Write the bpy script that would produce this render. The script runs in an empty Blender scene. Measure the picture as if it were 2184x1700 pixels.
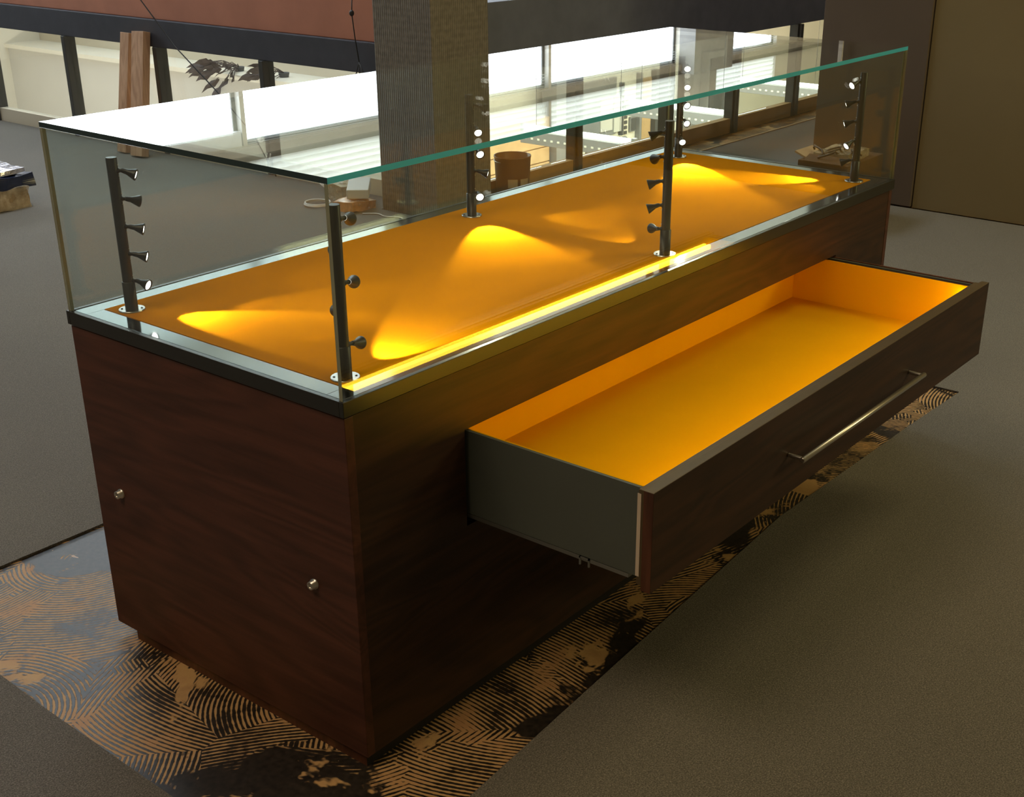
import bpy, bmesh, math, random
from mathutils import Vector, Matrix, noise
from mathutils.geometry import tessellate_polygon
random.seed(7)
S = bpy.context.scene
COL = S.collection
PI = math.pi

# ------------------------------------------------------------------ camera, world, exposure
cd = bpy.data.cameras.new('camera')
cam = bpy.data.objects.new('camera', cd); COL.objects.link(cam)
W, H = 2184, 1700
F_PX, CX, CY = 2688.4907, 1189.72, 937.758
YAW, PITCH, ROLL = 0.65506336, -0.41752672, 0.00414817
cam.location = (-1.30853, -1.45219, 1.53892)
fw = Vector((math.cos(PITCH)*math.cos(YAW), math.cos(PITCH)*math.sin(YAW), math.sin(PITCH)))
rt = Vector((math.sin(YAW), -math.cos(YAW), 0)); up = rt.cross(fw)
r2 = math.cos(ROLL)*rt + math.sin(ROLL)*up; u2 = -math.sin(ROLL)*rt + math.cos(ROLL)*up
cam.rotation_euler = Matrix((r2, u2, -fw)).transposed().to_euler()
cd.sensor_fit = 'HORIZONTAL'; cd.sensor_width = 36
cd.lens = F_PX/W*36
cd.shift_x = -(CX - W/2)/W
cd.shift_y = (CY - H/2)/W
cd.clip_start = 0.02; cd.clip_end = 200
S.camera = cam

S.view_settings.view_transform = 'Standard'; S.view_settings.look = 'None'
S.view_settings.gamma = 1; S.view_settings.use_curve_mapping = False
S.view_settings.exposure = 0.0

wd = bpy.data.worlds.new('world'); S.world = wd; wd.use_nodes = True
wd.node_tree.nodes['Background'].inputs[0].default_value = (0.6, 0.7, 0.85, 1)
wd.node_tree.nodes['Background'].inputs[1].default_value = 0.25
S.cycles.transparent_max_bounces = 32
S.cycles.max_bounces = 10
S.cycles.sample_clamp_indirect = 4.0
S.cycles.caustics_reflective = False
S.cycles.caustics_refractive = False

def area(name, loc, target, sx, sy, power, color):
    l = bpy.data.lights.new(name, 'AREA'); l.shape = 'RECTANGLE'; l.size = sx; l.size_y = sy
    l.energy = power; l.color = color
    o = bpy.data.objects.new(name, l); COL.objects.link(o); o.location = loc
    o.rotation_euler = (Vector(target) - Vector(loc)).to_track_quat('-Z', 'Y').to_euler()
    return o
# unseen area lights added to brighten the well, the hall and the gallery
area('well_top_fill', (4.2, 5.4, 4.75), (3.9, 5.4, 0), 1.4, 4.6, 190, (0.74, 0.86, 1.0))  # added cool fill above the well; the ceiling has no opening
area('well_wall_fill', (3.7, 7.6, -0.5), (5.5, 7.6, 0.35), 4.6, 0.15, 40, (1.0, 0.93, 0.80))  # unseen one-sided light added to lift the ledge wall
area('hall_fill', (12.5, 6.3, 0.45), (12.5, 6.7, -3.4), 9.0, 3.5, 950, (1.0, 0.96, 0.86))  # unseen downward fill added over the lower hall, far below the ceiling
area('gallery_top_fill', (3.4, -1.8, 4.6), (3.4, -1.4, 0), 1.6, 1.6, 50, (1.0, 0.82, 0.40))  # unseen warm fill added over the right of the gallery
area('gallery_side_fill', (4.5, -3.2, 2.5), (1.6, 0.0, 0.1), 1.0, 1.0, 46, (1.0, 0.83, 0.38))  # unseen low fill added to reach the floor under the drawer
area('gallery_top_fill', (-2.2, 0.5, 4.4), (-1.4, 0.5, 0), 1.6, 1.6, 62, (1.0, 0.76, 0.50))  # unseen warm fill added for the end panel side

# ------------------------------------------------------------------ materials
MATS = {}
def nt(name):
    m = bpy.data.materials.new(name); m.use_nodes = True
    t = m.node_tree; t.nodes.clear()
    out = t.nodes.new('ShaderNodeOutputMaterial')
    MATS[name] = m
    return m, t, out
def N(t, kind, **kw):
    n = t.nodes.new('ShaderNode'+kind)
    for k, v in kw.items():
        if k.startswith('_'): setattr(n, k[1:], v)
        else: n.inputs[k.replace('__', ' ')].default_value = v
    return n
def L(t, a, ao, b, bi):
    t.links.new(a.outputs[ao], b.inputs[bi])
def rgb(c): return (c[0], c[1], c[2], 1)
def ramp(t, fac_node, fac_out, stops):
    r = t.nodes.new('ShaderNodeValToRGB')
    e = r.color_ramp.elements
    while len(e) > 1: e.remove(e[-1])
    e[0].position = stops[0][0]; e[0].color = rgb(stops[0][1])
    for p, c in stops[1:]:
        q = e.new(p); q.color = rgb(c)
    t.links.new(fac_node.outputs[fac_out], r.inputs['Fac'])
    return r
def mth(t, op, a, b=None, c=None):
    n = t.nodes.new('ShaderNodeMath'); n.operation = op
    for i, x in enumerate((a, b, c)):
        if x is None: continue
        if isinstance(x, tuple): t.links.new(x[0].outputs[x[1]], n.inputs[i])
        else: n.inputs[i].default_value = x
    return n

def simple(name, c, rough=0.5, metal=0.0, spec=0.5, var=0.12, scale=9.0, bump=0.0, bscale=60):
    """principled surface whose colour wanders a little with noise"""
    m, t, out = nt(name)
    b = N(t, 'BsdfPrincipled', Roughness=rough, Metallic=metal)
    b.inputs['Specular IOR Level'].default_value = spec
    tc = N(t, 'TexCoord'); n = N(t, 'TexNoise', Scale=scale, Detail=4.0)
    L(t, tc, 'Object', n, 'Vector')
    r = ramp(t, n, 'Fac', [(0.3, [x*(1-var) for x in c]), (0.7, [min(1, x*(1+var)) for x in c])])
    L(t, r, 'Color', b, 'Base Color')
    if bump:
        n2 = N(t, 'TexNoise', Scale=bscale, Detail=3.0); L(t, tc, 'Object', n2, 'Vector')
        bp = N(t, 'Bump', Strength=bump, Distance=0.004); L(t, n2, 'Fac', bp, 'Height'); L(t, bp, 'Normal', b, 'Normal')
    L(t, b, 'BSDF', out, 'Surface')
    return m

def emis(name, c, s):
    m, t, out = nt(name)
    e = N(t, 'Emission', Color=rgb(c), Strength=s); L(t, e, 'Emission', out, 'Surface')
    return m

def glass(name, tint=(0.93, 0.97, 0.95), ior=1.5):
    """plate glass: mirror reflection by Fresnel over a clear, slightly green body"""
    m, t, out = nt(name)
    geo = N(t, 'NewGeometry')
    i = mth(t, 'MULTIPLY_ADD', (geo, 'Backfacing'), 1/ior - ior, ior)
    f = N(t, 'Fresnel'); L(t, i, 0, f, 'IOR')
    tr = N(t, 'BsdfTransparent', Color=rgb(tint)); gl = N(t, 'BsdfGlossy', Roughness=0.0, Color=(1, 1, 1, 1))
    mx = N(t, 'MixShader'); L(t, f, 0, mx, 0); L(t, tr, 0, mx, 1); L(t, gl, 0, mx, 2)
    L(t, mx, 0, out, 'Surface')
    return m

def glass_edge(name):
    """polished cut edge of plate glass: green, light is carried to it through the plate"""
    m, t, out = nt(name)
    a = N(t, 'BsdfTranslucent', Color=(0.10, 0.62, 0.50, 1)); d = N(t, 'BsdfDiffuse', Color=(0.05, 0.22, 0.18, 1))
    g = N(t, 'BsdfGlossy', Roughness=0.12, Color=(0.75, 0.9, 0.85, 1))
    m1 = N(t, 'MixShader'); m1.inputs[0].default_value = 0.25; L(t, a, 0, m1, 1); L(t, d, 0, m1, 2)
    m2 = N(t, 'MixShader'); m2.inputs[0].default_value = 0.12; L(t, m1, 0, m2, 1); L(t, g, 0, m2, 2)
    L(t, m2, 0, out, 'Surface')
    return m

def wood(name, dark, light, axis='x', rough=0.38, stretch=14.0, scale=3.0, coords='Object', spec=0.5):
    """veneer with the grain along one axis, cathedral figure from distorted bands"""
    m, t, out = nt(name)
    b = N(t, 'BsdfPrincipled', Roughness=rough); b.inputs['Specular IOR Level'].default_value = spec
    tc = N(t, 'TexCoord'); mp = N(t, 'Mapping')
    sc = [stretch]*3; sc['xyz'.index(axis)] = 1.0
    mp.inputs['Scale'].default_value = sc
    L(t, tc, coords, mp, 'Vector')
    n1 = N(t, 'TexNoise', Scale=scale, Detail=6.0, Roughness=0.62, Distortion=0.6); L(t, mp, 0, n1, 'Vector')
    mp2 = N(t, 'Mapping'); s2 = [3.2]*3; s2['xyz'.index(axis)] = 0.55; mp2.inputs['Scale'].default_value = s2
    L(t, tc, coords, mp2, 'Vector')
    n2 = N(t, 'TexNoise', Scale=1.6, Detail=2.0, Distortion=0.8); L(t, mp2, 0, n2, 'Vector')
    w = mth(t, 'SINE', (mth(t, 'MULTIPLY', (n2, 'Fac'), 70.0), 0))
    w2 = mth(t, 'MULTIPLY_ADD', (w, 0), 0.10, (n1, 'Fac'))
    r = ramp(t, w2, 0, [(0.28, dark), (0.72, light)])
    L(t, r, 'Color', b, 'Base Color')
    bp = N(t, 'Bump', Strength=0.12, Distance=0.0008); L(t, n1, 'Fac', bp, 'Height'); L(t, bp, 'Normal', b, 'Normal')
    L(t, b, 'BSDF', out, 'Surface')
    return m

def carpet_mat(name):
    m, t, out = nt(name)
    b = N(t, 'BsdfPrincipled', Roughness=0.95); b.inputs['Specular IOR Level'].default_value = 0.1
    b.inputs['Sheen Weight'].default_value = 0.25
    tc = N(t, 'TexCoord')
    n1 = N(t, 'TexNoise', Scale=330.0, Detail=2.0, Roughness=0.7); L(t, tc, 'Object', n1, 'Vector')
    n2 = N(t, 'TexNoise', Scale=1.1, Detail=3.0); L(t, tc, 'Object', n2, 'Vector')
    r = ramp(t, n1, 'Fac', [(0.32, (0.085, 0.078, 0.066)), (0.5, (0.155, 0.143, 0.122)), (0.62, (0.235, 0.218, 0.186)), (0.75, (0.34, 0.315, 0.27))])
    r2_ = ramp(t, n2, 'Fac', [(0.3, (0.86, 0.86, 0.88)), (0.7, (1, 1, 1))])
    mx = t.nodes.new('ShaderNodeMix'); mx.data_type = 'RGBA'; mx.blend_type = 'MULTIPLY'; mx.inputs[0].default_value = 1
    t.links.new(r.outputs[0], mx.inputs[6]); t.links.new(r2_.outputs[0], mx.inputs[7])
    t.links.new(mx.outputs[2], b.inputs['Base Color'])
    bp = N(t, 'Bump', Strength=0.6, Distance=0.004); L(t, n1, 'Fac', bp, 'Height'); L(t, bp, 'Normal', b, 'Normal')
    L(t, b, 'BSDF', out, 'Surface')
    return m

def subfloor_mat(name):
    """screed bared of its carpet: dark adhesive combed with a notched trowel in overlapping arcs"""
    m, t, out = nt(name)
    b = N(t, 'BsdfPrincipled'); 
    tc = N(t, 'TexCoord')
    # warp
    nw = N(t, 'TexNoise', Scale=2.5, Detail=2.0); L(t, tc, 'Object', nw, 'Vector')
    vw = N(t, 'VectorMath', _operation='MULTIPLY_ADD'); L(t, nw, 'Color', vw, 0); vw.inputs[1].default_value = (0.03, 0.03, 0); L(t, tc, 'Object', vw, 2)
    flat = N(t, 'VectorMath', _operation='MULTIPLY'); L(t, vw, 0, flat, 0); flat.inputs[1].default_value = (1, 1, 0)
    def arcs(scale, pitch, off):
        sh = N(t, 'VectorMath', _operation='ADD'); L(t, flat, 0, sh, 0); sh.inputs[1].default_value = off
        v = N(t, 'TexVoronoi', Scale=scale); v.voronoi_dimensions = '2D'; L(t, sh, 0, v, 'Vector')
        # centre of the stroke lies off to one side of its patch
        c0 = N(t, 'VectorMath', _operation='SUBTRACT'); L(t, v, 'Color', c0, 0); c0.inputs[1].default_value = (0.5, 0.5, 0.5)
        c = N(t, 'VectorMath', _operation='MULTIPLY_ADD'); L(t, c0, 0, c, 0); c.inputs[1].default_value = (1.5, 1.5, 0); L(t, v, 'Position', c, 2)
        d = N(t, 'VectorMath', _operation='SUBTRACT'); L(t, sh, 0, d, 0); L(t, c, 0, d, 1)
        fl = N(t, 'VectorMath', _operation='MULTIPLY'); L(t, d, 0, fl, 0); fl.inputs[1].default_value = (1, 1, 0)
        ln = N(t, 'VectorMath', _operation='LENGTH'); L(t, fl, 0, ln, 0)
        s = mth(t, 'SINE', (mth(t, 'MULTIPLY', (ln, 'Value'), 2*PI/pitch), 0))
        return s, v
    s1, v1 = arcs(2.9, 0.0100, (0.13, 0.31, 0))
    s2, v2 = arcs(1.9, 0.0108, (0.71, 0.22, 0))
    n1 = N(t, 'TexNoise', Scale=6.5, Detail=5.0, Roughness=0.62); L(t, tc, 'Object', n1, 'Vector')
    n2 = N(t, 'TexNoise', Scale=75.0, Detail=3.0); L(t, tc, 'Object', n2, 'Vector')
    def patch(scale, loc, lo, hi, rough=0.6):
        mp = N(t, 'Mapping'); mp.inputs['Location'].default_value = loc; L(t, tc, 'Object', mp, 'Vector')
        n = N(t, 'TexNoise', Scale=scale, Detail=5.0, Roughness=rough, Distortion=0.4); L(t, mp, 0, n, 'Vector')
        return ramp(t, n, 'Fac', [(lo, (0, 0, 0)), (hi, (1, 1, 1))])
    sel = patch(2.2, (5.1, 0.7, 0), 0.49, 0.51)
    ms = t.nodes.new('ShaderNodeMix'); ms.data_type = 'FLOAT'
    t.links.new(sel.outputs[0], ms.inputs[0]); t.links.new(s1.outputs[0], ms.inputs[2]); t.links.new(s2.outputs[0], ms.inputs[3])
    # stripe threshold shifts with noise: some strokes clogged, some scraped nearly clean
    a = mth(t, 'MULTIPLY_ADD', (n1, 'Fac'), 7.0, -3.6)
    a2 = mth(t, 'MULTIPLY_ADD', (n2, 'Fac'), 1.8, -0.9)
    sm = mth(t, 'ADD', (mth(t, 'ADD', (ms, 0), (a, 0)), 0), (a2, 0))
    st = t.nodes.new('ShaderNodeMapRange'); st.inputs['From Min'].default_value = -0.2; st.inputs['From Max'].default_value = 0.4
    t.links.new(sm.outputs[0], st.inputs['Value'])
    film = patch(3.3, (3.7, 1.9, 0), 0.535, 0.56)          # smooth dark films of adhesive
    bare = patch(3.6, (8.2, 4.4, 0), 0.60, 0.615)          # scraped down to the tan screed
    k0 = mth(t, 'MULTIPLY', (st, 0), (mth(t, 'SUBTRACT', 1.0, (film, 0)), 0))
    k = mth(t, 'MAXIMUM', (k0, 0), (bare, 0))
    tan = ramp(t, n1, 'Fac', [(0.3, (0.36, 0.20, 0.085)), (0.5, (0.58, 0.36, 0.15)), (0.7, (0.50, 0.27, 0.12))])
    dk = ramp(t, n2, 'Fac', [(0.3, (0.010, 0.008, 0.006)), (0.75, (0.040, 0.030, 0.022))])
    mx = t.nodes.new('ShaderNodeMix'); mx.data_type = 'RGBA'
    t.links.new(k.outputs[0], mx.inputs[0]); t.links.new(dk.outputs[0], mx.inputs[6]); t.links.new(tan.outputs[0], mx.inputs[7])
    fk = patch(9.0, (3.7, 1.9, 0), 0.69, 0.70, 0.75)       # pale flecks of torn backing
    mx2 = t.nodes.new('ShaderNodeMix'); mx2.data_type = 'RGBA'
    t.links.new(fk.outputs[0], mx2.inputs[0]); t.links.new(mx.outputs[2], mx2.inputs[6]); mx2.inputs[7].default_value = (0.62, 0.42, 0.27, 1)
    t.links.new(mx2.outputs[2], b.inputs['Base Color'])
    rr = ramp(t, k, 0, [(0, (0.42, 0.42, 0.42)), (1, (0.65, 0.65, 0.65))]); L(t, rr, 0, b, 'Roughness')
    bp = N(t, 'Bump', Strength=0.5, Distance=0.0015); bp.invert = True; L(t, k, 0, bp, 'Height'); L(t, bp, 'Normal', b, 'Normal')
    L(t, b, 'BSDF', out, 'Surface')
    return m

def ribbed(name, c, c2):
    """column cladding: narrow vertical ribs of glazed mosaic"""
    m, t, out = nt(name)
    b = N(t, 'BsdfPrincipled', Roughness=0.55)
    tc = N(t, 'TexCoord'); sp = N(t, 'SeparateXYZ'); L(t, tc, 'Object', sp, 0)
    u = mth(t, 'ADD', (sp, 'X'), (sp, 'Y'))
    s = mth(t, 'SINE', (mth(t, 'MULTIPLY', (u, 0), 2*PI/0.0135), 0))
    s2 = mth(t, 'SINE', (mth(t, 'MULTIPLY', (sp, 'Z'), 2*PI/0.03), 0))
    n = N(t, 'TexNoise', Scale=40.0, Detail=3.0); L(t, tc, 'Object', n, 'Vector')
    h = mth(t, 'MULTIPLY_ADD', (s2, 0), 0.3, (s, 0))
    k = mth(t, 'MULTIPLY_ADD', (h, 0), 0.22, (n, 'Fac'))
    r = ramp(t, k, 0, [(0.25, c), (0.75, c2)])
    L(t, r, 0, b, 'Base Color')
    bp = N(t, 'Bump', Strength=0.3, Distance=0.002); L(t, h, 0, bp, 'Height'); L(t, bp, 'Normal', b, 'Normal')
    L(t, b, 'BSDF', out, 'Surface')
    return m

simple('deck_orange', (0.66, 0.240, 0.0035), rough=0.9, spec=0.0, var=0.04, scale=6)
simple('liner_orange', (0.80, 0.43, 0.006), rough=0.9, spec=0.0, var=0.03, scale=5)
wood('veneer_end', (0.062, 0.023, 0.0145), (0.118, 0.042, 0.026), axis='y', rough=0.45, spec=0.35)
wood('veneer_front', (0.030, 0.014, 0.008), (0.066, 0.028, 0.014), axis='x', rough=0.5, spec=0.35)
wood('veneer_edge', (0.060, 0.020, 0.010), (0.14, 0.050, 0.024), axis='z', rough=0.4)
simple('black_metal', (0.018, 0.016, 0.015), rough=0.38, metal=0.0, spec=0.5, var=0.1)
simple('frame_dark', (0.026, 0.026, 0.024), rough=0.3, metal=0.0, spec=0.35, var=0.06)
simple('rail_polished', (0.40, 0.44, 0.50), rough=0.09, metal=1.0, var=0.04, scale=4)
simple('steel', (0.62, 0.60, 0.56), rough=0.3, metal=1.0, var=0.05)
simple('base_plate_metal', (0.52, 0.50, 0.48), rough=0.22, metal=1.0, var=0.04)
simple('drawer_side', (0.105, 0.120, 0.108), rough=0.45, var=0.04)
simple('front_edge', (0.105, 0.072, 0.034), rough=0.4, var=0.1, scale=20)
simple('white_edge', (0.75, 0.62, 0.5), rough=0.5, var=0.03)
simple('runner_steel', (0.35, 0.36, 0.35), rough=0.35, metal=0.8, var=0.05)
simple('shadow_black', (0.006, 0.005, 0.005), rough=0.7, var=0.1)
glass('case_glass', (0.955, 0.985, 0.97))
glass_edge('case_glass_edge')
simple('case_glass_seam', (0.30, 0.32, 0.24), rough=0.2, var=0.1)
simple('case_glass_edge_shaded', (0.03, 0.055, 0.065), rough=0.15, var=0.1)  # same glass as the front edge, its dimmer light put into the colour
glass('window_glass', (0.95, 0.97, 0.96))
carpet_mat('carpet_grey')
subfloor_mat('subfloor')
ribbed('column_ribs', (0.17, 0.152, 0.125), (0.29, 0.262, 0.215))
simple('rail_navy_glare', (0.17, 0.19, 0.26), rough=0.6, var=0.1)  # bluish bloom over the right rail is put into its base colour
simple('rail_navy', (0.068, 0.070, 0.088), rough=0.55, var=0.12)
simple('red_board', (0.62, 0.26, 0.165), rough=0.6, var=0.07, scale=5)
simple('kerb_orange', (0.62, 0.34, 0.12), rough=0.6, var=0.1)
simple('mullion_grey', (0.10, 0.10, 0.095), rough=0.4, metal=0.4, var=0.05)
simple('olive_wall', (0.235, 0.182, 0.092), rough=0.85, var=0.05, bump=0.05, scale=2)
simple('brown_panel', (0.125, 0.092, 0.066), rough=0.75, var=0.06, scale=3)
simple('cream', (0.78, 0.70, 0.54), rough=0.7, var=0.03, scale=2)
simple('cream_pale', (0.78, 0.74, 0.62), rough=0.6, var=0.03, scale=2)
simple('wall_grey', (0.46, 0.45, 0.41), rough=0.7, var=0.03, scale=2)
simple('greige', (0.58, 0.56, 0.50), rough=0.6, var=0.03, scale=2)
simple('ceiling_white', (0.72, 0.74, 0.74), rough=0.6, var=0.03)
simple('slat_gap', (0.25, 0.26, 0.26), rough=0.7, var=0.05)
simple('trim_taupe', (0.26, 0.245, 0.22), rough=0.6, var=0.05)
simple('trim_dark', (0.085, 0.075, 0.065), rough=0.6, var=0.06)
simple('blind_grey', (0.55, 0.60, 0.64), rough=0.5, var=0.04)
simple('grey_mid', (0.22, 0.22, 0.215), rough=0.6, var=0.06)
simple('grey_dark', (0.085, 0.085, 0.085), rough=0.6, var=0.06)
simple('tan_wood', (0.52, 0.34, 0.17), rough=0.55, var=0.14, scale=6)
wood('pine', (0.50, 0.27, 0.145), (0.72, 0.44, 0.26), axis='z', rough=0.6, stretch=10)
simple('bucket_brown', (0.28, 0.11, 0.04), rough=0.35, var=0.08)
simple('label_cream', (0.62, 0.42, 0.25), rough=0.6, var=0.05)
simple('cardboard', (0.13, 0.068, 0.03), rough=0.8, var=0.14, scale=7)
simple('carton_tan', (0.44, 0.28, 0.11), rough=0.75, var=0.16, scale=14)
simple('film_blue', (0.022, 0.030, 0.075), rough=0.22, var=0.25, scale=16)
simple('film_silver', (0.60, 0.60, 0.68), rough=0.16, metal=0.5, var=0.5, scale=22, bump=0.9, bscale=24)
simple('foam_white', (0.80, 0.78, 0.76), rough=0.6, var=0.03)
simple('cable_white', (0.78, 0.72, 0.66), rough=0.35, var=0.03)
simple('cable_dark', (0.030, 0.026, 0.022), rough=0.5, var=0.1)
simple('leaf_dark', (0.085, 0.060, 0.050), rough=0.6, var=0.25, scale=18)
def translucent(name, c, d):
    m, t, out = nt(name)
    a = N(t, 'BsdfTranslucent', Color=rgb(c)); b = N(t, 'BsdfDiffuse', Color=rgb(d))
    ad = N(t, 'AddShader'); L(t, a, 0, ad, 0); L(t, b, 0, ad, 1); L(t, ad, 0, out, 'Surface')
translucent('blind_closed', (0.46, 0.47, 0.45), (0.30, 0.30, 0.28))
def film(name, c, fac):
    m, t, out = nt(name)
    tr = N(t, 'BsdfTransparent'); b = N(t, 'BsdfPrincipled', Roughness=0.2); b.inputs['Base Color'].default_value = rgb(c)
    tc = N(t, 'TexCoord'); n = N(t, 'TexNoise', Scale=26.0, Detail=4.0); L(t, tc, 'Object', n, 'Vector')
    r = ramp(t, n, 'Fac', [(0.3, (fac*0.5,)*3), (0.7, (min(1, fac*1.4),)*3)])
    mx = N(t, 'MixShader'); L(t, r, 0, mx, 0); L(t, tr, 0, mx, 1); L(t, b, 0, mx, 2); L(t, mx, 0, out, 'Surface')
film('plastic_clear', (0.70, 0.58, 0.40), 0.55)
film('plastic_orange_lit', (0.80, 0.36, 0.12), 0.75)  # clear plastic; the tint is orange light put into the colour
emis('lamp_lens', (1.0, 0.93, 0.80), 9.0)
emis('drawer_led', (1.0, 0.65, 0.035), 20.0)
emis('sky_pane', (0.86, 0.94, 1.0), 7.0)
emis('tube_light', (1.0, 0.97, 0.86), 7.0)
def M(n): return MATS[n]

# ------------------------------------------------------------------ mesh helpers
class MB:
    """collects shapes, each with a material slot, then links them as ONE mesh object"""
    def __init__(s): s.v = []; s.f = []; s.m = []; s.sm = []
    def add(s, verts, faces, mi=0, smooth=False):
        o = len(s.v); s.v += [tuple(p) for p in verts]
        for k, fc in enumerate(faces):
            s.f.append(tuple(i+o for i in fc)); s.m.append(mi[k] if isinstance(mi, (list, tuple)) else mi); s.sm.append(smooth)
        return s
    def box(s, x0, x1, y0, y1, z0, z1, mi=0):
        v = [(x, y, z) for x in (x0, x1) for y in (y0, y1) for z in (z0, z1)]
        # faces: -x, +x, -y, +y, -z, +z
        return s.add(v, [(0, 1, 3, 2), (4, 6, 7, 5), (0, 4, 5, 1), (2, 3, 7, 6), (0, 2, 6, 4), (1, 5, 7, 3)], mi)
    def obox(s, centre, axes, half, mi=0):
        c = Vector(centre); a = [Vector(q).normalized() for q in axes]
        v = [c + a[0]*i*half[0] + a[1]*j*half[1] + a[2]*k*half[2] for i in (-1, 1) for j in (-1, 1) for k in (-1, 1)]
        return s.add(v, [(0, 1, 3, 2), (4, 6, 7, 5), (0, 4, 5, 1), (2, 3, 7, 6), (0, 2, 6, 4), (1, 5, 7, 3)], mi)
    def lathe(s, base, axis, prof, n=20, mi=0, cap=True, smooth=True):
        """prof: list of (distance along axis, radius)"""
        a = Vector(axis).normalized(); t = a.orthogonal().normalized(); b = a.cross(t)
        base = Vector(base); vs = []; fs = []
        for d, r in prof:
            for k in range(n):
                w = 2*PI*k/n; vs.append(base + a*d + (t*math.cos(w) + b*math.sin(w))*r)
        for i in range(len(prof)-1):
            for k in range(n):
                k2 = (k+1) % n
                fs.append((i*n+k, i*n+k2, (i+1)*n+k2, (i+1)*n+k))
        s.add(vs, fs, mi, smooth)
        if cap:
            s.add(vs[:n], [tuple(reversed(range(n)))], mi); s.add(vs[-n:], [tuple(range(n))], mi)
        return s
    def tube(s, pts, r, n=8, mi=0):
        pts = [Vector(p) for p in pts]; vs = []; fs = []
        tan = (pts[1]-pts[0]).normalized(); t = tan.orthogonal().normalized()
        for i, p in enumerate(pts):
            tan = (pts[min(i+1, len(pts)-1)] - pts[max(i-1, 0)]).normalized()
            t = (t - tan*t.dot(tan)).normalized(); b = tan.cross(t)
            for k in range(n):
                w = 2*PI*k/n; vs.append(p + (t*math.cos(w)+b*math.sin(w))*r)
        for i in range(len(pts)-1):
            for k in range(n):
                k2 = (k+1) % n; fs.append((i*n+k, i*n+k2, (i+1)*n+k2, (i+1)*n+k))
        fs.append(tuple(reversed(range(n)))); fs.append(tuple(range((len(pts)-1)*n, len(pts)*n)))
        return s.add(vs, fs, mi, True)
    def ball(s, c, r, mi=0, n=8, squash=(1, 1, 1)):
        prof_v = []; fs = []
        rings = n//2+1
        for i in range(rings+1):
            th = PI*i/rings
            for k in range(n):
                w = 2*PI*k/n
                prof_v.append((c[0]+r*squash[0]*math.sin(th)*math.cos(w), c[1]+r*squash[1]*math.sin(th)*math.sin(w), c[2]+r*squash[2]*math.cos(th)))
        for i in range(rings):
            for k in range(n):
                k2 = (k+1) % n; fs.append((i*n+k, (i+1)*n+k, (i+1)*n+k2, i*n+k2))
        return s.add(prof_v, fs, mi, True)
    def build(s, name, mats, parent=None, bevel=0.0, loc=None, **props):
        me = bpy.data.meshes.new(name)
        if loc is not None:
            l = Vector(loc); s.v = [tuple(Vector(p)-l) for p in s.v]
        me.from_pydata(s.v, [], s.f); me.update()
        for m in ([mats] if isinstance(mats, str) else mats): me.materials.append(M(m))
        for p, mi, sm in zip(me.polygons, s.m, s.sm): p.material_index = mi; p.use_smooth = sm
        o = bpy.data.objects.new(name, me); COL.objects.link(o)
        if loc is not None: o.location = loc
        if parent is not None:
            o.parent = parent
            if loc is None: o.location = -parent.matrix_world_loc if hasattr(parent, 'matrix_world_loc') else -world_loc(parent)
        if bevel:
            b = o.modifiers.new('bevel', 'BEVEL'); b.width = bevel; b.segments = 2; b.limit_method = 'ANGLE'
        for k, v in props.items(): o[k] = v
        return o
def world_loc(o):
    l = Vector((0, 0, 0))
    while o is not None:
        l += o.location; o = o.parent
    return l
def box(name, b, mats, parent=None, bevel=0.0, mi=0, **props):
    return MB().box(*b, mi=mi).build(name, mats, parent, bevel, **props)
def thing(name, label, cat, loc=(0, 0, 0), group=None):
    o = bpy.data.objects.new(name, None); COL.objects.link(o); o.location = loc
    o.empty_display_size = 0.1
    o['label'] = label; o['category'] = cat
    if group: o['group'] = group
    return o
def tag(o, label, cat, group=None):
    o['label'] = label; o['category'] = cat
    if group: o['group'] = group
    return o
def struct(o):
    o['kind'] = 'structure'; return o

# ------------------------------------------------------------------ setting
GX, GY = 3.39, 2.86            # planes of the two glazed balustrades of the well
def poly_slab(name, outer, holes, z0, z1, mat):
    loops = [outer] + holes
    pts = [p for lp in loops for p in lp]
    tris = tessellate_polygon([[Vector((x, y, 0)) for x, y in lp] for lp in loops])
    mb = MB(); n = len(pts)
    mb.v = [(x, y, z1) for x, y in pts] + [(x, y, z0) for x, y in pts]
    def face(f): mb.f.append(f); mb.m.append(0); mb.sm.append(False)
    for a, b, c in tris:
        p, q, r = (Vector((*pts[i], 0)) for i in (a, b, c))
        if (q-p).cross(r-p).z < 0: a, b, c = a, c, b
        face((a, b, c)); face((n+c, n+b, n+a))
    o = 0
    for lp in loops:
        k = len(lp)
        ar = sum(lp[i][0]*lp[(i+1) % k][1]-lp[(i+1) % k][0]*lp[i][1] for i in range(k))
        flip = (ar > 0) != (lp is outer)
        for i in range(k):
            a, b = o+i, o+(i+1) % k
            face((b, a, n+a, n+b) if flip else (a, b, n+b, n+a)[::-1])
        o += k
    return mb.build(name, mat)
floor = struct(poly_slab('floor', [(-4, -4), (9, -4), (9, 3.0), (3.5, 3.0), (3.5, 10.0), (-4, 10.0)], [], -0.3, 0.0, 'subfloor'))
struct(box('floor_lower', (3.5, 26, 3.0, 10.0, -3.5, -3.4), 'cream'))
struct(box('ceiling', (-4.2, 26, -4.2, 10.2, 4.9, 5.1), 'ceiling_white'))
struct(box('wall_left', (-4.2, -4.0, -4.2, 10.2, 0, 4.9), 'olive_wall'))
struct(box('wall_front', (-4.0, 9.2, -4.2, -4.0, 0, 4.9), 'olive_wall'))
wr = struct(box('wall_right', (4.9, 9.0, -4.0, 1.58, 0, 4.9), 'olive_wall'))
bpn = box('panel', (4.872, 4.9, 1.022, 1.595, 0.012, 4.8), 'brown_panel', wr, 0.003)
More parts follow.
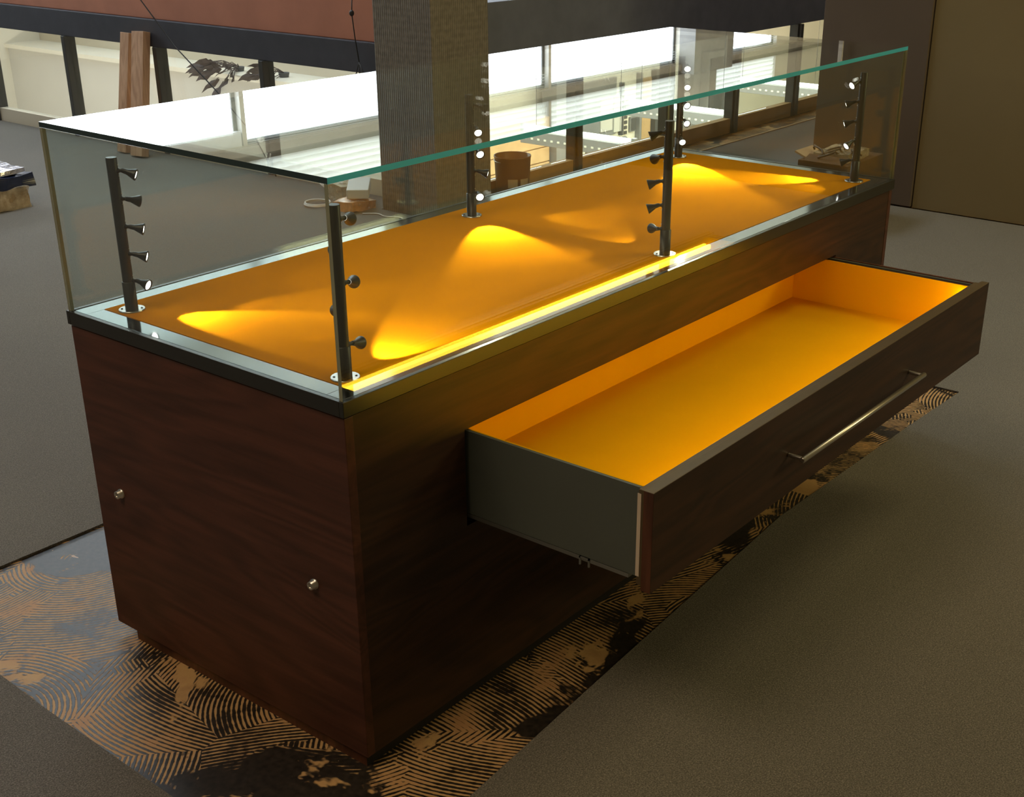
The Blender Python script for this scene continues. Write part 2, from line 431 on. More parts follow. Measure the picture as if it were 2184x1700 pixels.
MB().box(4.845, 4.857, 1.464, 1.486, 1.12, 1.56).box(4.855, 4.872, 1.47, 1.48, 1.155, 1.165).box(4.855, 4.872, 1.47, 1.48, 1.515, 1.525).build('pull_handle', 'foam_white', bpn, label='pale upright pull handle')
box('panel', (4.886, 4.9, -0.20, 1.016, 0.006, 4.8), 'olive_wall', wr, 0.002)
box('end_panel', (4.9, 9.0, 1.58, 1.595, 0.0, 4.8), 'brown_panel', wr)
struct(box('wall_gallery_end', (9.0, 9.2, -4.0, 3.0, 0, 4.9), 'olive_wall'))
struct(box('wall_hall_end', (26, 26.2, 2.8, 10.2, -3.4, 4.9), 'cream'))
struct(box('wall_hall_near', (9.2, 26, 2.8, 3.0, -3.4, 4.9), 'cream'))
struct(box('wall_below_gallery', (3.5, 9.2, 2.9, 3.0, -3.4, -0.3), 'greige'))
struct(box('wall_below_gallery_side', (3.4, 3.5, 3.0, 10.0, -3.4, -0.3), 'greige'))

# column at the corner of the well
struct(box('wall_column', (3.178, 3.585, 2.745, 3.125, 0, 4.9), 'column_ribs', None, 0.004))

# far wall of the hall with its windows
WIN = [(0.2, 2.75), (2.81, 5.25), (5.31, 7.81), (7.87, 10.58), (10.64, 13.35), (13.41, 16.8), (18.02, 20.1)]
WZ0, WZ1 = 2.15, 3.43
UZ0, UZ1 = 3.61, 4.7
bw = MB(); bw.box(-4, 26, 10.0, 10.2, -3.4, WZ0); bw.box(-4, 26, 10.0, 10.2, WZ1, UZ0); bw.box(-4, 26, 10.0, 10.2, UZ1, 4.9)
xs = [-4] + [q for p in WIN for q in p] + [26]
for i in range(0, len(xs), 2): bw.box(xs[i], xs[i+1], 10.0, 10.2, WZ0, WZ1); bw.box(max(xs[i], xs[i+1]-0.12) if i == 0 else xs[i], xs[i+1] if i < len(xs)-2 else 26, 10.0, 10.2, UZ0, UZ1)
wb = struct(bw.build('wall_back', 'wall_grey'))
box('cladding', (3.5, 26, 9.988, 10.0, -3.4, 1.0), 'cream_pale', wb)
box('cornice', (-4, 22.2, 9.93, 10.0, WZ1+0.01, 3.535), 'trim_taupe', wb)
box('recess', (-4, 22.2, 9.96, 10.0, 3.535, 3.605), 'trim_dark', wb)
box('pier', (16.8, 18.02, 9.70, 10.0, -3.4, 3.58), 'grey_mid', wb)
for i, (a, b) in enumerate(WIN):
    w = struct(MB().box(a, b, 10.08, 10.14, WZ0, WZ0+0.06).box(a, b, 10.08, 10.14, WZ1-0.05, WZ1)
               .box(a, a+0.05, 10.08, 10.14, WZ0, WZ1).box(b-0.05, b, 10.08, 10.14, WZ0, WZ1).build('window_%d' % (i+3), 'mullion_grey'))
    box('pane', (a+0.05, b-0.05, 10.10, 10.12, WZ0+0.06, WZ1-0.05), 'sky_pane', w)
    bl = MB(); z = WZ1-0.03
    nsl = 5 if a > 7.8 else 0
    if not nsl: bl.box(a+0.02, b-0.02, 10.0, 10.075, 3.27, WZ1)
    for k in range(nsl):
        bl.obox(((a+b)/2, 10.03, z), ((1, 0, 0), (0, 0.94, 0.34), (0, -0.34, 0.94)), ((b-a)/2-0.03, 0.026, 0.0022)); z -= 0.04
    bl.build('blind_slats', 'blind_grey', w, kind='stuff')
for i, (a, b) in enumerate(WIN[:6] + [(18.02, 22.2)]):
    w = struct(MB().box(a, b, 10.08, 10.14, UZ0, UZ0+0.03).box(a, b, 10.08, 10.14, UZ1-0.05, UZ1)
               .box(a, a+0.03, 10.08, 10.14, UZ0, UZ1).box(b-0.03, b, 10.08, 10.14, UZ0, UZ1).build('window_%d' % (i+10), 'mullion_grey'))
    box('pane', (a+0.03, b-0.03, 10.10, 10.12, UZ0+0.03, UZ1-0.05), 'sky_pane', w)
    bl = MB(); z = UZ1-0.03
    while z > UZ0+0.012:
        bl.obox(((a+b)/2, 10.04, z), ((1, 0, 0), (0, 0.32, 0.95), (0, -0.95, 0.32)), ((b-a)/2-0.012, 0.0485, 0.0012)); z -= 0.078
    bl.build('blind_slats', 'blind_closed', w, kind='stuff')

# lower storey fittings on the far wall (seen over the kerb through the glazing)
t = thing('wall_screen', 'dark framed display window with two pale panes on the cream lower hall wall', 'screen', (14.4, 9.95, -2.4))
box('backboard', (13.2, 14.98, 9.95, 9.985, -2.06, -1.2), 'grey_mid', t)
box('pane', (14.55, 14.86, 9.93, 9.95, -1.98, -1.5), 'greige', t)
box('pane', (14.90, 15.1, 9.93, 9.95, -2.03, -1.5), 'greige', t)
box('frame', (15.1, 15.15, 9.92, 9.985, -2.1, -1.3), 'grey_dark', t)
t = thing('notice_strip', 'upright row of small dark plates beside the dark framed display window', 'sign', (15.27, 9.95, -2.2))
box('backing', (15.2, 15.34, 9.975, 9.986, -2.13, -1.55), 'cream', t)
for k in range(6): box('plate', (15.235, 15.305, 9.96, 9.975, -2.11+k*0.08, -2.06+k*0.08), 'grey_dark', t)
t = thing('wall_monitor', 'small dark wall monitor right of the upright row of plates', 'monitor', (15.44, 9.95, -2.1))
box('body', (15.37, 15.52, 9.94, 9.985, -2.09, -1.86), 'grey_mid', t, 0.006)
box('screen', (15.385, 15.505, 9.93, 9.94, -2.07, -1.88), 'grey_dark', t)
t = thing('lower_door', 'narrow brown door leaf beside two grey uprights across the hall', 'door', (15.8, 9.95, -3.4))
box('leaf', (15.70, 15.95, 9.95, 9.985, -3.4, -1.3), 'tan_wood', t)
box('upright', (15.56, 15.62, 9.90, 9.985, -3.4, -1.2), 'grey_mid', t)
box('upright', (15.98, 16.10, 9.88, 9.985, -3.4, -1.2), 'grey_dark', t)
t = thing('grey_cupboard', 'tall grey cupboard with a pale door standing at the far hall wall', 'cupboard', (17.6, 9.8, -3.4))
box('body', (17.0, 18.02, 9.55, 9.69, -3.4, -1.0), 'grey_mid', t)
box('door', (17.05, 17.5, 9.53, 9.55, -3.3, -1.1), 'grey_dark', t)
box('door', (17.53, 18.0, 9.53, 9.55, -3.3, -1.1), 'grey_mid', t)
t = thing('plank_screen', 'tan plank faced counter screen across the hall behind the high backed chairs', 'screen', (12.4, 9.7, -3.4))
box('frame', (11.6, 12.97, 9.72, 9.78, -3.4, -1.5), 'tan_wood', t)
for k in range(9): box('plank', (11.6, 12.97, 9.69, 9.72, -3.38+k*0.21, -3.185+k*0.21), 'tan_wood', t, 0.004)
t = thing('hall_post', 'square grey post right of the plank faced screen across the hall', 'post', (13.15, 9.7, -3.4))
box('shaft', (13.02, 13.28, 9.6, 9.86, -3.38, 1.2), 'grey_mid', t)
box('foot', (12.98, 13.32, 9.56, 9.90, -3.4, -3.3), 'grey_dark', t)
def high_chair(x, y, label):
    t = thing('office_chair', label, 'chair', (x, y, -3.4))
    MB().obox((x, y+0.22, -2.4), ((1, 0, 0), (0, 1, 0.1), (0, -0.1, 1)), (0.24, 0.04, 0.42)).build('backrest', 'grey_mid', t, 0.03)
    box('seat', (x-0.25, x+0.25, y-0.25, y+0.25, -2.95, -2.86), 'grey_dark', t, 0.02)
    MB().lathe((x, y, -3.3), (0, 0, 1), [(0, 0.03), (0.36, 0.03)], 12).build('stem', 'steel', t)
    f = MB()
    for k in range(5):
        a = 2*PI*k/5; f.tube([(x, y, -3.3), (x+0.3*math.cos(a), y+0.3*math.sin(a), -3.37)], 0.025)
    f.build('star_base', 'grey_dark', t)
high_chair(13.62, 9.15, 'high backed grey office chair nearer the square grey post')
high_chair(14.35, 9.3, 'high backed grey office chair further from the square grey post')
t = thing('hall_table', 'long pale table under the nearest hanging tube lamp', 'table', (12.6, 8.4, -3.4))
box('table_top', (11.5, 13.6, 7.6, 8.5, -2.70, -2.66), 'tan_wood', t, 0.005)
for lx in (11.6, 13.5):
    for ly in (7.7, 8.4): box('leg', (lx-0.03, lx+0.03, ly-0.03, ly+0.03, -3.4, -2.70), 'steel', t)

# hanging tube lamps in the hall
def tube_lamp(x, y0, y1, label):
    t = thing('tube_lamp', label, 'lamp', (x, y0, -1.0), 'tube lamps hanging in the hall')
    box('body', (x-0.035, x+0.035, y0, y1, -1.08, -0.94), 'grey_mid', t, 0.006)
    MB().lathe((x, y0+0.04, -0.905), (0, 1, 0), [(0, 0.028), (y1-y0-0.08, 0.028)], 12).build('tube', 'tube_light', t)
    for yy in (y0+0.02, y1-0.02): box('tube_holder', (x-0.03, x+0.03, yy-0.02, yy+0.02, -0.94, -0.87), 'grey_mid', t)
    d = MB()
    k = y0+0.06
    while k < y1-0.05:
        d.box(x-0.0385, x-0.035, k, k+0.03, -1.03, -1.01); k += 0.09
    d.build('perforation', 'cream_pale', t, kind='stuff')
    for yy in (y0+0.2, y1-0.2): MB().tube([(x, yy, -0.94), (x, yy, 4.88)], 0.0025, 6).build('hanger', 'grey_dark', t)
tube_lamp(9.50, 5.86, 7.36, 'glowing tube lamp hanging in the hall, nearest to the column')
tube_lamp(11.64, 5.92, 7.45, 'glowing tube lamp hanging in the hall, middle of the three')
tube_lamp(14.15, 6.02, 7.5, 'glowing tube lamp hanging in the hall, nearest to the brown wall panel')

# opposite side of the well: ledge wall
lw = struct(MB().box(5.2, 5.6, 5.0, 10.0, -3.4, 0.11).box(5.56, 5.7, 5.0, 10.0, 0.11, 1.02).build('wall_well', ['greige']))
box('ledge', (5.17, 5.56, 5.0, 10.0, 0.11, 0.145), 'cream_pale', lw)
box('upper_face', (5.535, 5.56, 5.0, 10.0, 0.145, 1.02), 'cream', lw)

# glazed balustrades: window_1 along the left side of the well, window_2 along the right
w1 = struct(box('window_1', (3.375, 3.43, 3.12, 10.0, 0.0, 0.092), 'cream'))
ys = [3.12, 4.206, 5.155, 6.10, 7.035, 7.97, 8.91, 10.0]
for i in range(len(ys)-1): box('pane', (3.398, 3.408, ys[i]+0.022, ys[i+1]-0.022, 0.094, 0.628), 'window_glass', w1)
for yy in ys[1:-1]:
    MB().box(3.36, 3.44, yy-0.022, yy+0.014, 0.0, 0.63).box(3.375, 3.43, yy+0.02, yy+0.032, 0.0, 0.63).build('mullion', 'mullion_grey', w1, 0.003)
struct(box('trim_1', (3.375, 3.53, 3.12, 10.0, 0.63, 0.785), 'rail_navy', None, 0.004))
struct(box('trim_2', (3.40, 3.50, 3.12, 10.0, 0.785, 1.02), 'red_board', None, 0.004))
w2 = struct(box('window_2', (3.585, 9.0, 2.845, 2.90, 0.0, 0.094), 'kerb_orange'))
xs2 = [3.585, 4.452, 5.392, 6.19, 7.04, 7.98, 9.0]
for i in range(len(xs2)-1): box('pane', (xs2[i]+0.022, xs2[i+1]-0.022, 2.868, 2.878, 0.096, 0.628), 'window_glass', w2)
for xx in xs2[1:-1]:
    MB().box(xx-0.02, xx+0.016, 2.815, 2.90, 0.0, 0.63).box(xx-0.034, xx-0.024, 2.835, 2.90, 0.0, 0.63).build('mullion', 'mullion_grey', w2, 0.003)
struct(box('trim_3', (3.585, 9.0, 2.84, 2.99, 0.63, 0.985), 'rail_navy_glare', None, 0.004))
struct(box('trim_4', (3.60, 9.0, 2.640, 2.652, 0.0, 0.011), 'label_cream'))

# carpet with the strip cut out around the case
cp = poly_slab('carpet', [(-3.98, -3.98), (4.868, -3.98), (4.868, 1.60), (8.98, 1.60), (8.98, 2.64), (3.17, 2.64), (3.17, 3.13), (3.37, 3.13), (3.37, 9.98), (-3.98, 9.98)],
               [[(-0.287, -0.228), (-0.268, 0.64), (-0.258, 0.86), (-0.245, 1.257), (0.3, 1.255), (2.553, 1.25), (2.553, -0.150), (2.2, -0.135), (1.4, -0.114), (0.626, -0.164), (0.06, -0.203)][::-1]],
               0.0005, 0.0065, 'carpet_grey')
tag(cp, 'grey brown short pile carpet with a strip cut out around the display case', 'carpet')

# ------------------------------------------------------------------ display case
LX, DY = 2.172, 0.784
TOP, GB, RB, PB = 1.122, 0.752, 0.724, 0.029
case = thing('display_case', 'long dark wood display case with glass box, orange deck and open drawer', 'display case', (0, 0, 0))
g = 0.02
pl = MB().box(0.008, LX-0.008, 0.012, DY-0.055, 0.0, PB, [1, 0, 0, 0, 0, 0]).build('plinth', ['shadow_black', 'veneer_edge'], case)
for x0, x1 in ((0.0, g), (LX-g, LX)):
    ep = box('end_panel', (x0, x1, 0.0, DY, PB, RB-0.003), 'veneer_end', case, 0.0012)
    if x0 == 0.0:
        for yy, zz in ((0.695, 0.372), (0.109, 0.368)):
            MB().lathe((0.001, yy, zz), (-1, 0, 0), [(0, 0.0105), (0.004, 0.0105), (0.0045, 0.0085), (0.013, 0.0082), (0.0135, 0.0055), (0.0105, 0.0045)], 16, cap=True).build('stud', 'steel', ep, label='short bright steel stud')
fr = MB().box(g, LX-g, 0.001, 0.02, 0.600, RB-0.003).box(g, 0.297, 0.001, 0.02, PB, 0.600).box(1.835, LX-g, 0.001, 0.02, PB, 0.600).box(0.297, 1.835, 0.001, 0.02, PB, 0.398)
fr.build('front_panel', 'veneer_front', case)
box('back_panel', (g, LX-g, DY-0.02, DY-0.001, PB, RB-0.003), 'veneer_front', case)
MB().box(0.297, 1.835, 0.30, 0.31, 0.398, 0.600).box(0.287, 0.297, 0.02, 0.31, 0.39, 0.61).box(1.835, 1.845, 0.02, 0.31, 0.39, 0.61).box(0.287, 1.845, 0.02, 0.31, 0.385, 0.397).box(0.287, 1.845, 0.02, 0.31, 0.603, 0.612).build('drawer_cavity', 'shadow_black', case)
# metal frame under the glass
e = 0.004
for nm, b in (('frame_rail', (-e, LX+e, -e, 0.006, RB, GB)), ('frame_rail', (-e, LX+e, DY-0.006, DY+e, RB, GB)),
              ('frame_rail', (-e, 0.006, 0.006, DY-0.006, RB, GB)), ('frame_rail', (LX-0.006, LX+e, 0.006, DY-0.006, RB, GB))):
    box(nm, b, 'frame_dark', case, 0.001)
RW = 0.048
inner = MB().box(0.0085, LX-0.0085, 0.0085, RW, RB, GB-0.001).box(0.0085, LX-0.0085, DY-RW, DY-0.0085, RB, GB-0.001)
inner.box(0.0085, RW, RW, DY-RW, RB, GB-0.001).box(LX-RW, LX-0.0085, RW, DY-RW, RB, GB-0.001)
inner.build('inner_ledge', 'rail_polished', case, 0.0006, label='polished steel ledge around the orange deck')
box('deck', (RW+0.001, LX-RW-0.001, RW+0.001, DY-RW-0.001, RB, GB), 'deck_orange', case, label='matt orange display deck')
# glass plates; edge faces carry the cut edge
G = 0.0075
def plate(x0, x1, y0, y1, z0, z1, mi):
    return MB().box(x0, x1, y0, y1, z0, z1, mi).build('glass_pane', ['case_glass', 'case_glass_edge', 'case_glass_seam', 'case_glass_edge_shaded'], case)
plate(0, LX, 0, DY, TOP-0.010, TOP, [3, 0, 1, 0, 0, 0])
plate(0, LX, 0, G, GB-0.006, TOP-0.0102, [2, 2, 0, 0, 0, 0])
plate(0, LX, DY-G, DY, GB-0.006, TOP-0.0102, [2, 2, 0, 0, 0, 0])
plate(0, G, G+0.0003, DY-G-0.0003, GB-0.006, TOP-0.0102, [0, 0, 2, 2, 0, 0])
plate(LX-G, LX, G+0.0003, DY-G-0.0003, GB-0.006, TOP-0.0102, [0, 0, 2, 2, 0, 0])

# drawer, pulled out
dx0, dx1, dyf, dyb, dz0, dz1 = 0.308, 1.822, -0.389, 0.105, 0.420, 0.594
dr = MB().box(dx0, dx0+0.006, dyf, dyb+0.012, dz0, dz1).box(dx1-0.006, dx1, dyf, dyb+0.012, dz0, dz1)
dr.box(dx0+0.006, dx1-0.006, dyb+0.004, dyb+0.012, dz0, dz1).box(dx0+0.006, dx1-0.006, dyf, dyb, dz0, 0.464)
drw = dr.build('drawer', 'drawer_side', case, label='open drawer box with slate grey sides')
ln = MB().box(dx0+0.006, dx0+0.009, dyf, dyb, 0.464, dz1+0.0005).box(dx1-0.022, dx1-0.019, dyf, dyb, 0.464, dz1-0.002)
ln.box(dx0+0.009, dx1-0.022, dyb, dyb+0.004, 0.464, dz1).box(dx0+0.009, dx1-0.022, dyf, dyb, 0.464, 0.468)
ln.box(dx0+0.009, dx1-0.022, dyf, dyf+0.003, 0.464, dz1-0.016)
ln.build('drawer_lining', 'liner_orange', drw, label='orange drawer lining')
MB().box(dx1-0.019, dx1+0.004, dyf, dyb, dz1-0.012, dz1-0.004).box(dx1+0.004, dx1+0.012, dyf, dyb, dz1-0.012, dz1+0.001).build('drawer_rim', 'veneer_edge', drw)
box('led_strip', (dx0+0.02, dx1-0.023, dyf+0.0031, dyf+0.0110, 0.561, 0.573), 'drawer_led', drw, label='LED strip under the drawer front lip')
box('inner_front', (dx0-0.006, dx1+0.02, dyf-0.012, dyf, 0.408, dz1), ['front_edge'], drw, 0.001)
fp = MB().box(dx0-0.010, 1.856, dyf-0.033, dyf-0.0125, 0.400, dz1+0.002, [1, 1, 0, 0, 0, 2])
fp.build('drawer_front', ['veneer_front', 'veneer_edge', 'front_edge'], drw, 0.001, label='dark veneered drawer front')
box('edge_trim', (dx0-0.0068, dx0-0.0055, dyf-0.006, dyf+0.0015, 0.425, dz1-0.008), 'white_edge', drw)
hx0, hx1, hy, hz = 0.780, 1.385, dyf-0.034-0.034, 0.492
hd = MB().lathe((hx0, hy, hz), (1, 0, 0), [(0, 0.0045), (0.001, 0.006), (hx1-hx0-0.001, 0.006), (hx1-hx0, 0.0045)], 16)
for xx in (hx0+0.008, hx1-0.008): hd.lathe((xx, dyf-0.034, hz), (0, -1, 0), [(0, 0.0045), (0.034, 0.0045)], 12)
hd.build('handle', 'steel', drw, label='long slim steel bar handle')
box('runner', (dx1-0.012, dx1+0.0005, dyf+0.02, dyb, dz0-0.009, dz0-0.001), 'runner_steel', drw)
rn = MB().box(dx0-0.0005, dx0+0.012, dyf+0.02, dyb, dz0-0.009, dz0-0.001)
rn.box(dx0-0.003, dx0+0.004, -0.285, -0.262, dz0-0.004, dz0-0.001).box(dx0-0.003, dx0, -0.285, -0.282, dz0-0.018, dz0-0.001).box(dx0-0.003, dx0, -0.265, -0.262, dz0-0.018, dz0-0.001)
rn.build('runner', 'runner_steel', drw)

# ------------------------------------------------------------------ light posts inside the case
HZ = [0.278, 0.2235, 0.169, 0.1145, 0.060]
def light_post(x, y, targets, label, mounts=None):
    t = thing('light_post', label, 'lamp', (x, y, GB), 'light posts inside the glass box')
    z = GB
    bp_ = MB().lathe((x, y, z), (0, 0, 1), [(0, 0.026), (0.0022, 0.026), (0.003, 0.025)], 28)
    bp_.build('base_plate', 'base_plate_metal', t, label='round bright base plate')
    for s_ in (-1, 1): MB().lathe((x+s_*0.0145, y-s_*0.0125, z+0.003), (0, 0, 1), [(0, 0.0026), (0.0012, 0.0018)], 8).build('screw', 'black_metal', t)
    MB().lathe((x, y, z+0.003), (0, 0, 1), [(0, 0.0125), (0.055, 0.0125), (0.056, 0.0108)], 24).build('sleeve', 'black_metal', t)
    MB().lathe((x, y, z+0.003), (0, 0, 1), [(0.05, 0.0105), (0.299, 0.0105), (0.300, 0.0098)], 24).build('pole', 'black_metal', t)
    for i, (tx, ty, tz, pw) in enumerate(targets):
        h = Vector((mounts[i][0], mounts[i][1], 0)).normalized() if mounts else Vector((tx-x, ty-y, 0)).normalized()
        j = Vector((x, y, z+HZ[i])) + h*0.0185
        aim = (Vector((tx, ty, tz)) - j).normalized()
        sp = MB().lathe(Vector((x, y, z+HZ[i]))+h*0.009, h, [(0, 0.0055), (0.002, 0.0055), (0.0035, 0.0036), (0.010, 0.0036)], 12)
        sp.lathe(j - aim*0.002, aim, [(0, 0.0042), (0.006, 0.0050), (0.010, 0.0050), (0.026, 0.0112), (0.0285, 0.0116), (0.0285, 0.0098), (0.025, 0.0090)], 20, cap=False)
        sp.lathe(j - aim*0.002, aim, [(0, 0.0001), (0, 0.0042)], 12, cap=False)
        so = sp.build('spotlight', 'black_metal', t)
        c = j + aim*0.0235
        MB().lathe(c, aim, [(0, 0.0092), (0.0012, 0.0090), (0.0022, 0.006), (0.0026, 0.0008)], 16).build('lens', 'lamp_lens', so, label='lit lamp lens')
        sc_ = MB()
        side = Vector((-h.y, h.x, 0))
        for dz in (-0.0105, 0.0105): MB().ball(Vector((x, y, z+HZ[i]+dz)) + h*0.0103, 0.0016, 0, 6).build('bracket_screw', 'steel', t)
        if pw:
            l = bpy.data.lights.new('bulb', 'SPOT'); l.energy = pw; l.color = (1.0, 0.90, 0.60)
            l.spot_size = math.radians(46); l.spot_blend = 0.35; l.shadow_soft_size = 0.006
            lo = bpy.data.objects.new('bulb', l); COL.objects.link(lo); lo.parent = so
            lo.location = c + aim*0.006 - world_loc(so); lo.rotation_euler = aim.to_track_quat('-Z', 'Y').to_euler()
D = GB
XA, XB, XC, YF, YB = 0.08, 1.085, 2.085, 0.078, 0.668
P = 1.35
RT = (0.61, -0.79)      # across the view, to the right
light_post(XA, YB+0.02, [(0.62, 0.10, D, P), (0.80, 0.40, D, P), (0.60, 0.16, D, P), (0.42, 0.30, D, P*2.0), (0.16, 0.46, D, 13.0)],
           'black light post in the back corner of the case at the red brown end panel',
           [RT]*5)
light_post(XA, YF, [(0.95, 0.52, D, P), (0.55, 0.62, D, P), (0.62, 0.36, D, P), (0.36, 0.52, D, P*0.7), (0.30, 0.13, D, 13.0)],
           'black light post behind the front corner edge of the glass, nearest the viewer',
           [(0.8, -0.3), (0.55, 0.83), (0.8, -0.3), (0.55, 0.83), (0.8, -0.3)])
light_post(XB, YB, [(1.62, 0.20, D, P), (0.72, 0.20, D, P), (0.84, 0.22, D, P), (1.32, 0.30, D, P*2.2), (0.935, 0.45, D, 34.0)],
           'black light post at the middle of the back glass before the column',
           [RT, (0.3, -0.9), (0.35, -0.9), RT, (0.35, -0.9)])
light_post(XB, YF, [(0.62, 0.62, D, P), (1.30, 0.62, D, P), (0.80, 0.50, D, P), (0.88, 0.34, D, P*0.7), (1.20, 0.40, D, 2.0)],
           'black light post at the middle of the front glass beside the light strip',
           [(-0.61, 0.79)]*5)
light_post(XC-0.03, YB-0.005, [(1.45, 0.2, D, P), (1.60, 0.28, D, P), (1.72, 0.22, D, P), (1.80, 0.35, D, P), (1.91, 0.53, D, 60.0)],
           'black light post in the far back corner of the case with five glowing lamps',
           [(0.0, -1), (0.15, -1), (-0.2, -0.9), (0.0, -1), (-0.5, -0.8)])
light_post(XC-0.01, YF, [(1.35, 0.30, D, P), (1.72, 0.62, D, P), (1.78, 0.50, D, P), (1.86, 0.16, D, P*1.2), (1.97, 0.25, D, 14.0)],
           'black light post in the far front corner before the brown wall panel',
           [(-0.8, 0.5), (-0.61, 0.79), (-0.61, 0.79), (-0.8, 0.5), (-0.61, 0.79)])

# ------------------------------------------------------------------ things round about
def timber(p0, p1, w, d, label):
    p0, p1 = Vector(p0), Vector(p1)
    ax = (p1-p0).normalized(); sd = Vector((0, 1, 0)); sd = (sd-ax*sd.dot(ax)).normalized()
    o = MB().obox((p0+p1)/2, (ax.cross(sd), sd, ax), (d/2, w/2, (p1-p0).length/2)).build('timber_length', 'pine', None, 0.002)
    return tag(o, label, 'timber', 'timber lengths leaning on the balustrade')
timber((3.215, 5.375, 0.012), (3.345, 5.375, 0.70), 0.085, 0.035, 'pale pine length leaning on the balustrade, left of the pair')
timber((3.20, 5.195, 0.012), (3.345, 5.235, 0.715), 0.115, 0.05, 'pale pine length leaning on the balustrade, right and wider of the pair')

# carton bundle at the left edge
bx, by = 1.87, 4.80
t = thing('wrapped_carton', 'tan carton under dark blue plastic film on the carpet at the left', 'carton', (bx, by, 0.0065))
def crumple(mb_, b, amp, n=(8, 6, 5), mi=0, seed=0):
    x0, x1, y0, y1, z0, z1 = b
    bm = bmesh.new(); bmesh.ops.create_cube(bm, size=1)
    bmesh.ops.subdivide_edges(bm, edges=bm.edges[:], cuts=6, use_grid_fill=True)
    for v in bm.verts:
        p = Vector(((x0+x1)/2+v.co.x*(x1-x0), (y0+y1)/2+v.co.y*(y1-y0), (z0+z1)/2+v.co.z*(z1-z0)))
        q = p*9+Vector((seed, seed*2, 0))
        d = Vector((noise.noise(q), noise.noise(q+Vector((5, 3, 1))), noise.noise(q+Vector((2, 8, 4)))))*amp
        if p.z <= z0+1e-4: d.z = max(0, d.z)
        v.co = p+d; v.co.z = max(v.co.z, z0)
    bm.verts.index_update()
    mb_.add([v.co[:] for v in bm.verts], [tuple(v.index for v in f.verts) for f in bm.faces], mi, False)
    bm.free(); return mb_
crumple(MB(), (bx-0.24, bx+0.24, by-0.2, by+0.2, 0.0065, 0.125), 0.018).build('carton', 'carton_tan', t)
crumple(MB(), (bx-0.27, bx+0.275, by-0.23, by+0.225, 0.105, 0.175), 0.02, seed=3).build('film_cover', 'film_blue', t)
crumple(MB(), (bx-0.25, bx+0.245, by-0.20, by+0.205, 0.172, 0.196), 0.012, seed=6).build('film_top', 'film_silver', t)
crumple(MB(), (bx+0.02, bx+0.23, by-0.245, by-0.17, 0.0065, 0.11), 0.022, seed=9).build('loose_film', 'plastic_clear', t)

# brown tray with cables beyond the right end glass
t = thing('carton_tray', 'low brown carton with torn flaps and loose cables beyond the far glass end', 'carton', (4.52, 1.14, 0.0065))
box('body', (4.30, 4.70, 1.12, 1.387, 0.0065, 0.30), 'cardboard', t, 0.004)
MB().obox((4.42, 1.375, 0.312), ((1, 0, 0), (0, 0.9, 0.35), (0, -0.35, 0.9)), (0.09, 0.05, 0.004)).build('flap', 'label_cream', t)
MB().obox((4.315, 1.25, 0.312), ((0.9, 0, 0.3), (0, 1, 0), (-0.3, 0, 0.9)), (0.035, 0.10, 0.003)).build('flap', 'cardboard', t)
crumple(MB(), (4.36, 4.6, 1.15, 1.34, 0.295, 0.335), 0.02, seed=4).build('packing_film', 'plastic_clear', t)
for s_ in range(3):
    pts = [(4.36+0.05*s_+0.05*math.cos(a*0.7+s_), 1.355-0.022*a+0.02*math.sin(2*a+s_), 0.335+0.018*math.sin(a*1.3+s_)) for a in [q*0.5 for q in range(22)]]
    MB().tube(pts, 0.005, 6).build('loose_cable', 'cable_dark', t)

# pile of wiring left of the column
tag(crumple(MB(), (3.0, 3.17, 3.16, 3.30, 0.0068, 0.055), 0.02, seed=2).build('plastic_bag', 'plastic_orange_lit'), 'crumpled clear plastic bag coloured as lit orange on the carpet under the white foam block', 'bag')
tag(crumple(MB(), (3.16, 3.30, 3.40, 3.53, 0.0068, 0.09), 0.02, seed=12).build('plastic_bag', 'plastic_clear'), 'crumpled clear plastic bag on the carpet behind the white foam block', 'bag')
fb = MB().obox((3.13, 3.24, 0.106), ((0.75, 0.66, 0.12), (-0.66, 0.75, 0.0), (-0.10, -0.08, 1)), (0.10, 0.055, 0.024)).build('foam_block', 'foam_white', None, 0.004)
tag(fb, 'white foam block lying tilted on a plastic bag near the column', 'packing')
def coil(c, r, turns, tilt, name, label):
    pts = []
    n = 28*turns
    for k in range(n+1):
        a = 2*PI*k/28; rr = r*(1-0.06*math.sin(k*0.21)-0.02*(k/28)); 
        pts.append((c[0]+rr*math.cos(a), c[1]+rr*math.sin(a)*1.05, c[2]+0.004*(k/28)+tilt*rr*(1+math.sin(a))))
    return tag(MB().tube(pts, 0.0038, 8).build(name, 'cable_white'), label, 'cable', 'coils of white cable on the carpet')
coil((3.02, 3.44, 0.012), 0.066, 3, 0.02, 'cable_coil', 'flat coil of white cable on the carpet behind the front glass corner')
coil((3.30, 3.64, 0.012), 0.06, 3, 0.5, 'cable_coil', 'upstanding coil of white cable behind the clear plastic bag')
pts = [(3.03, 3.12, 0.0105)] + [(3.06+0.004*a+0.012*math.sin(a*1.7), 3.09-0.036*a, 0.0105) for a in [q*0.5 for q in range(1, 19)]]
tag(MB().tube(pts, 0.0036, 6).build('loose_cable', 'cable_white'), 'single thin pale cable running from the wiring pile past the column', 'cable')

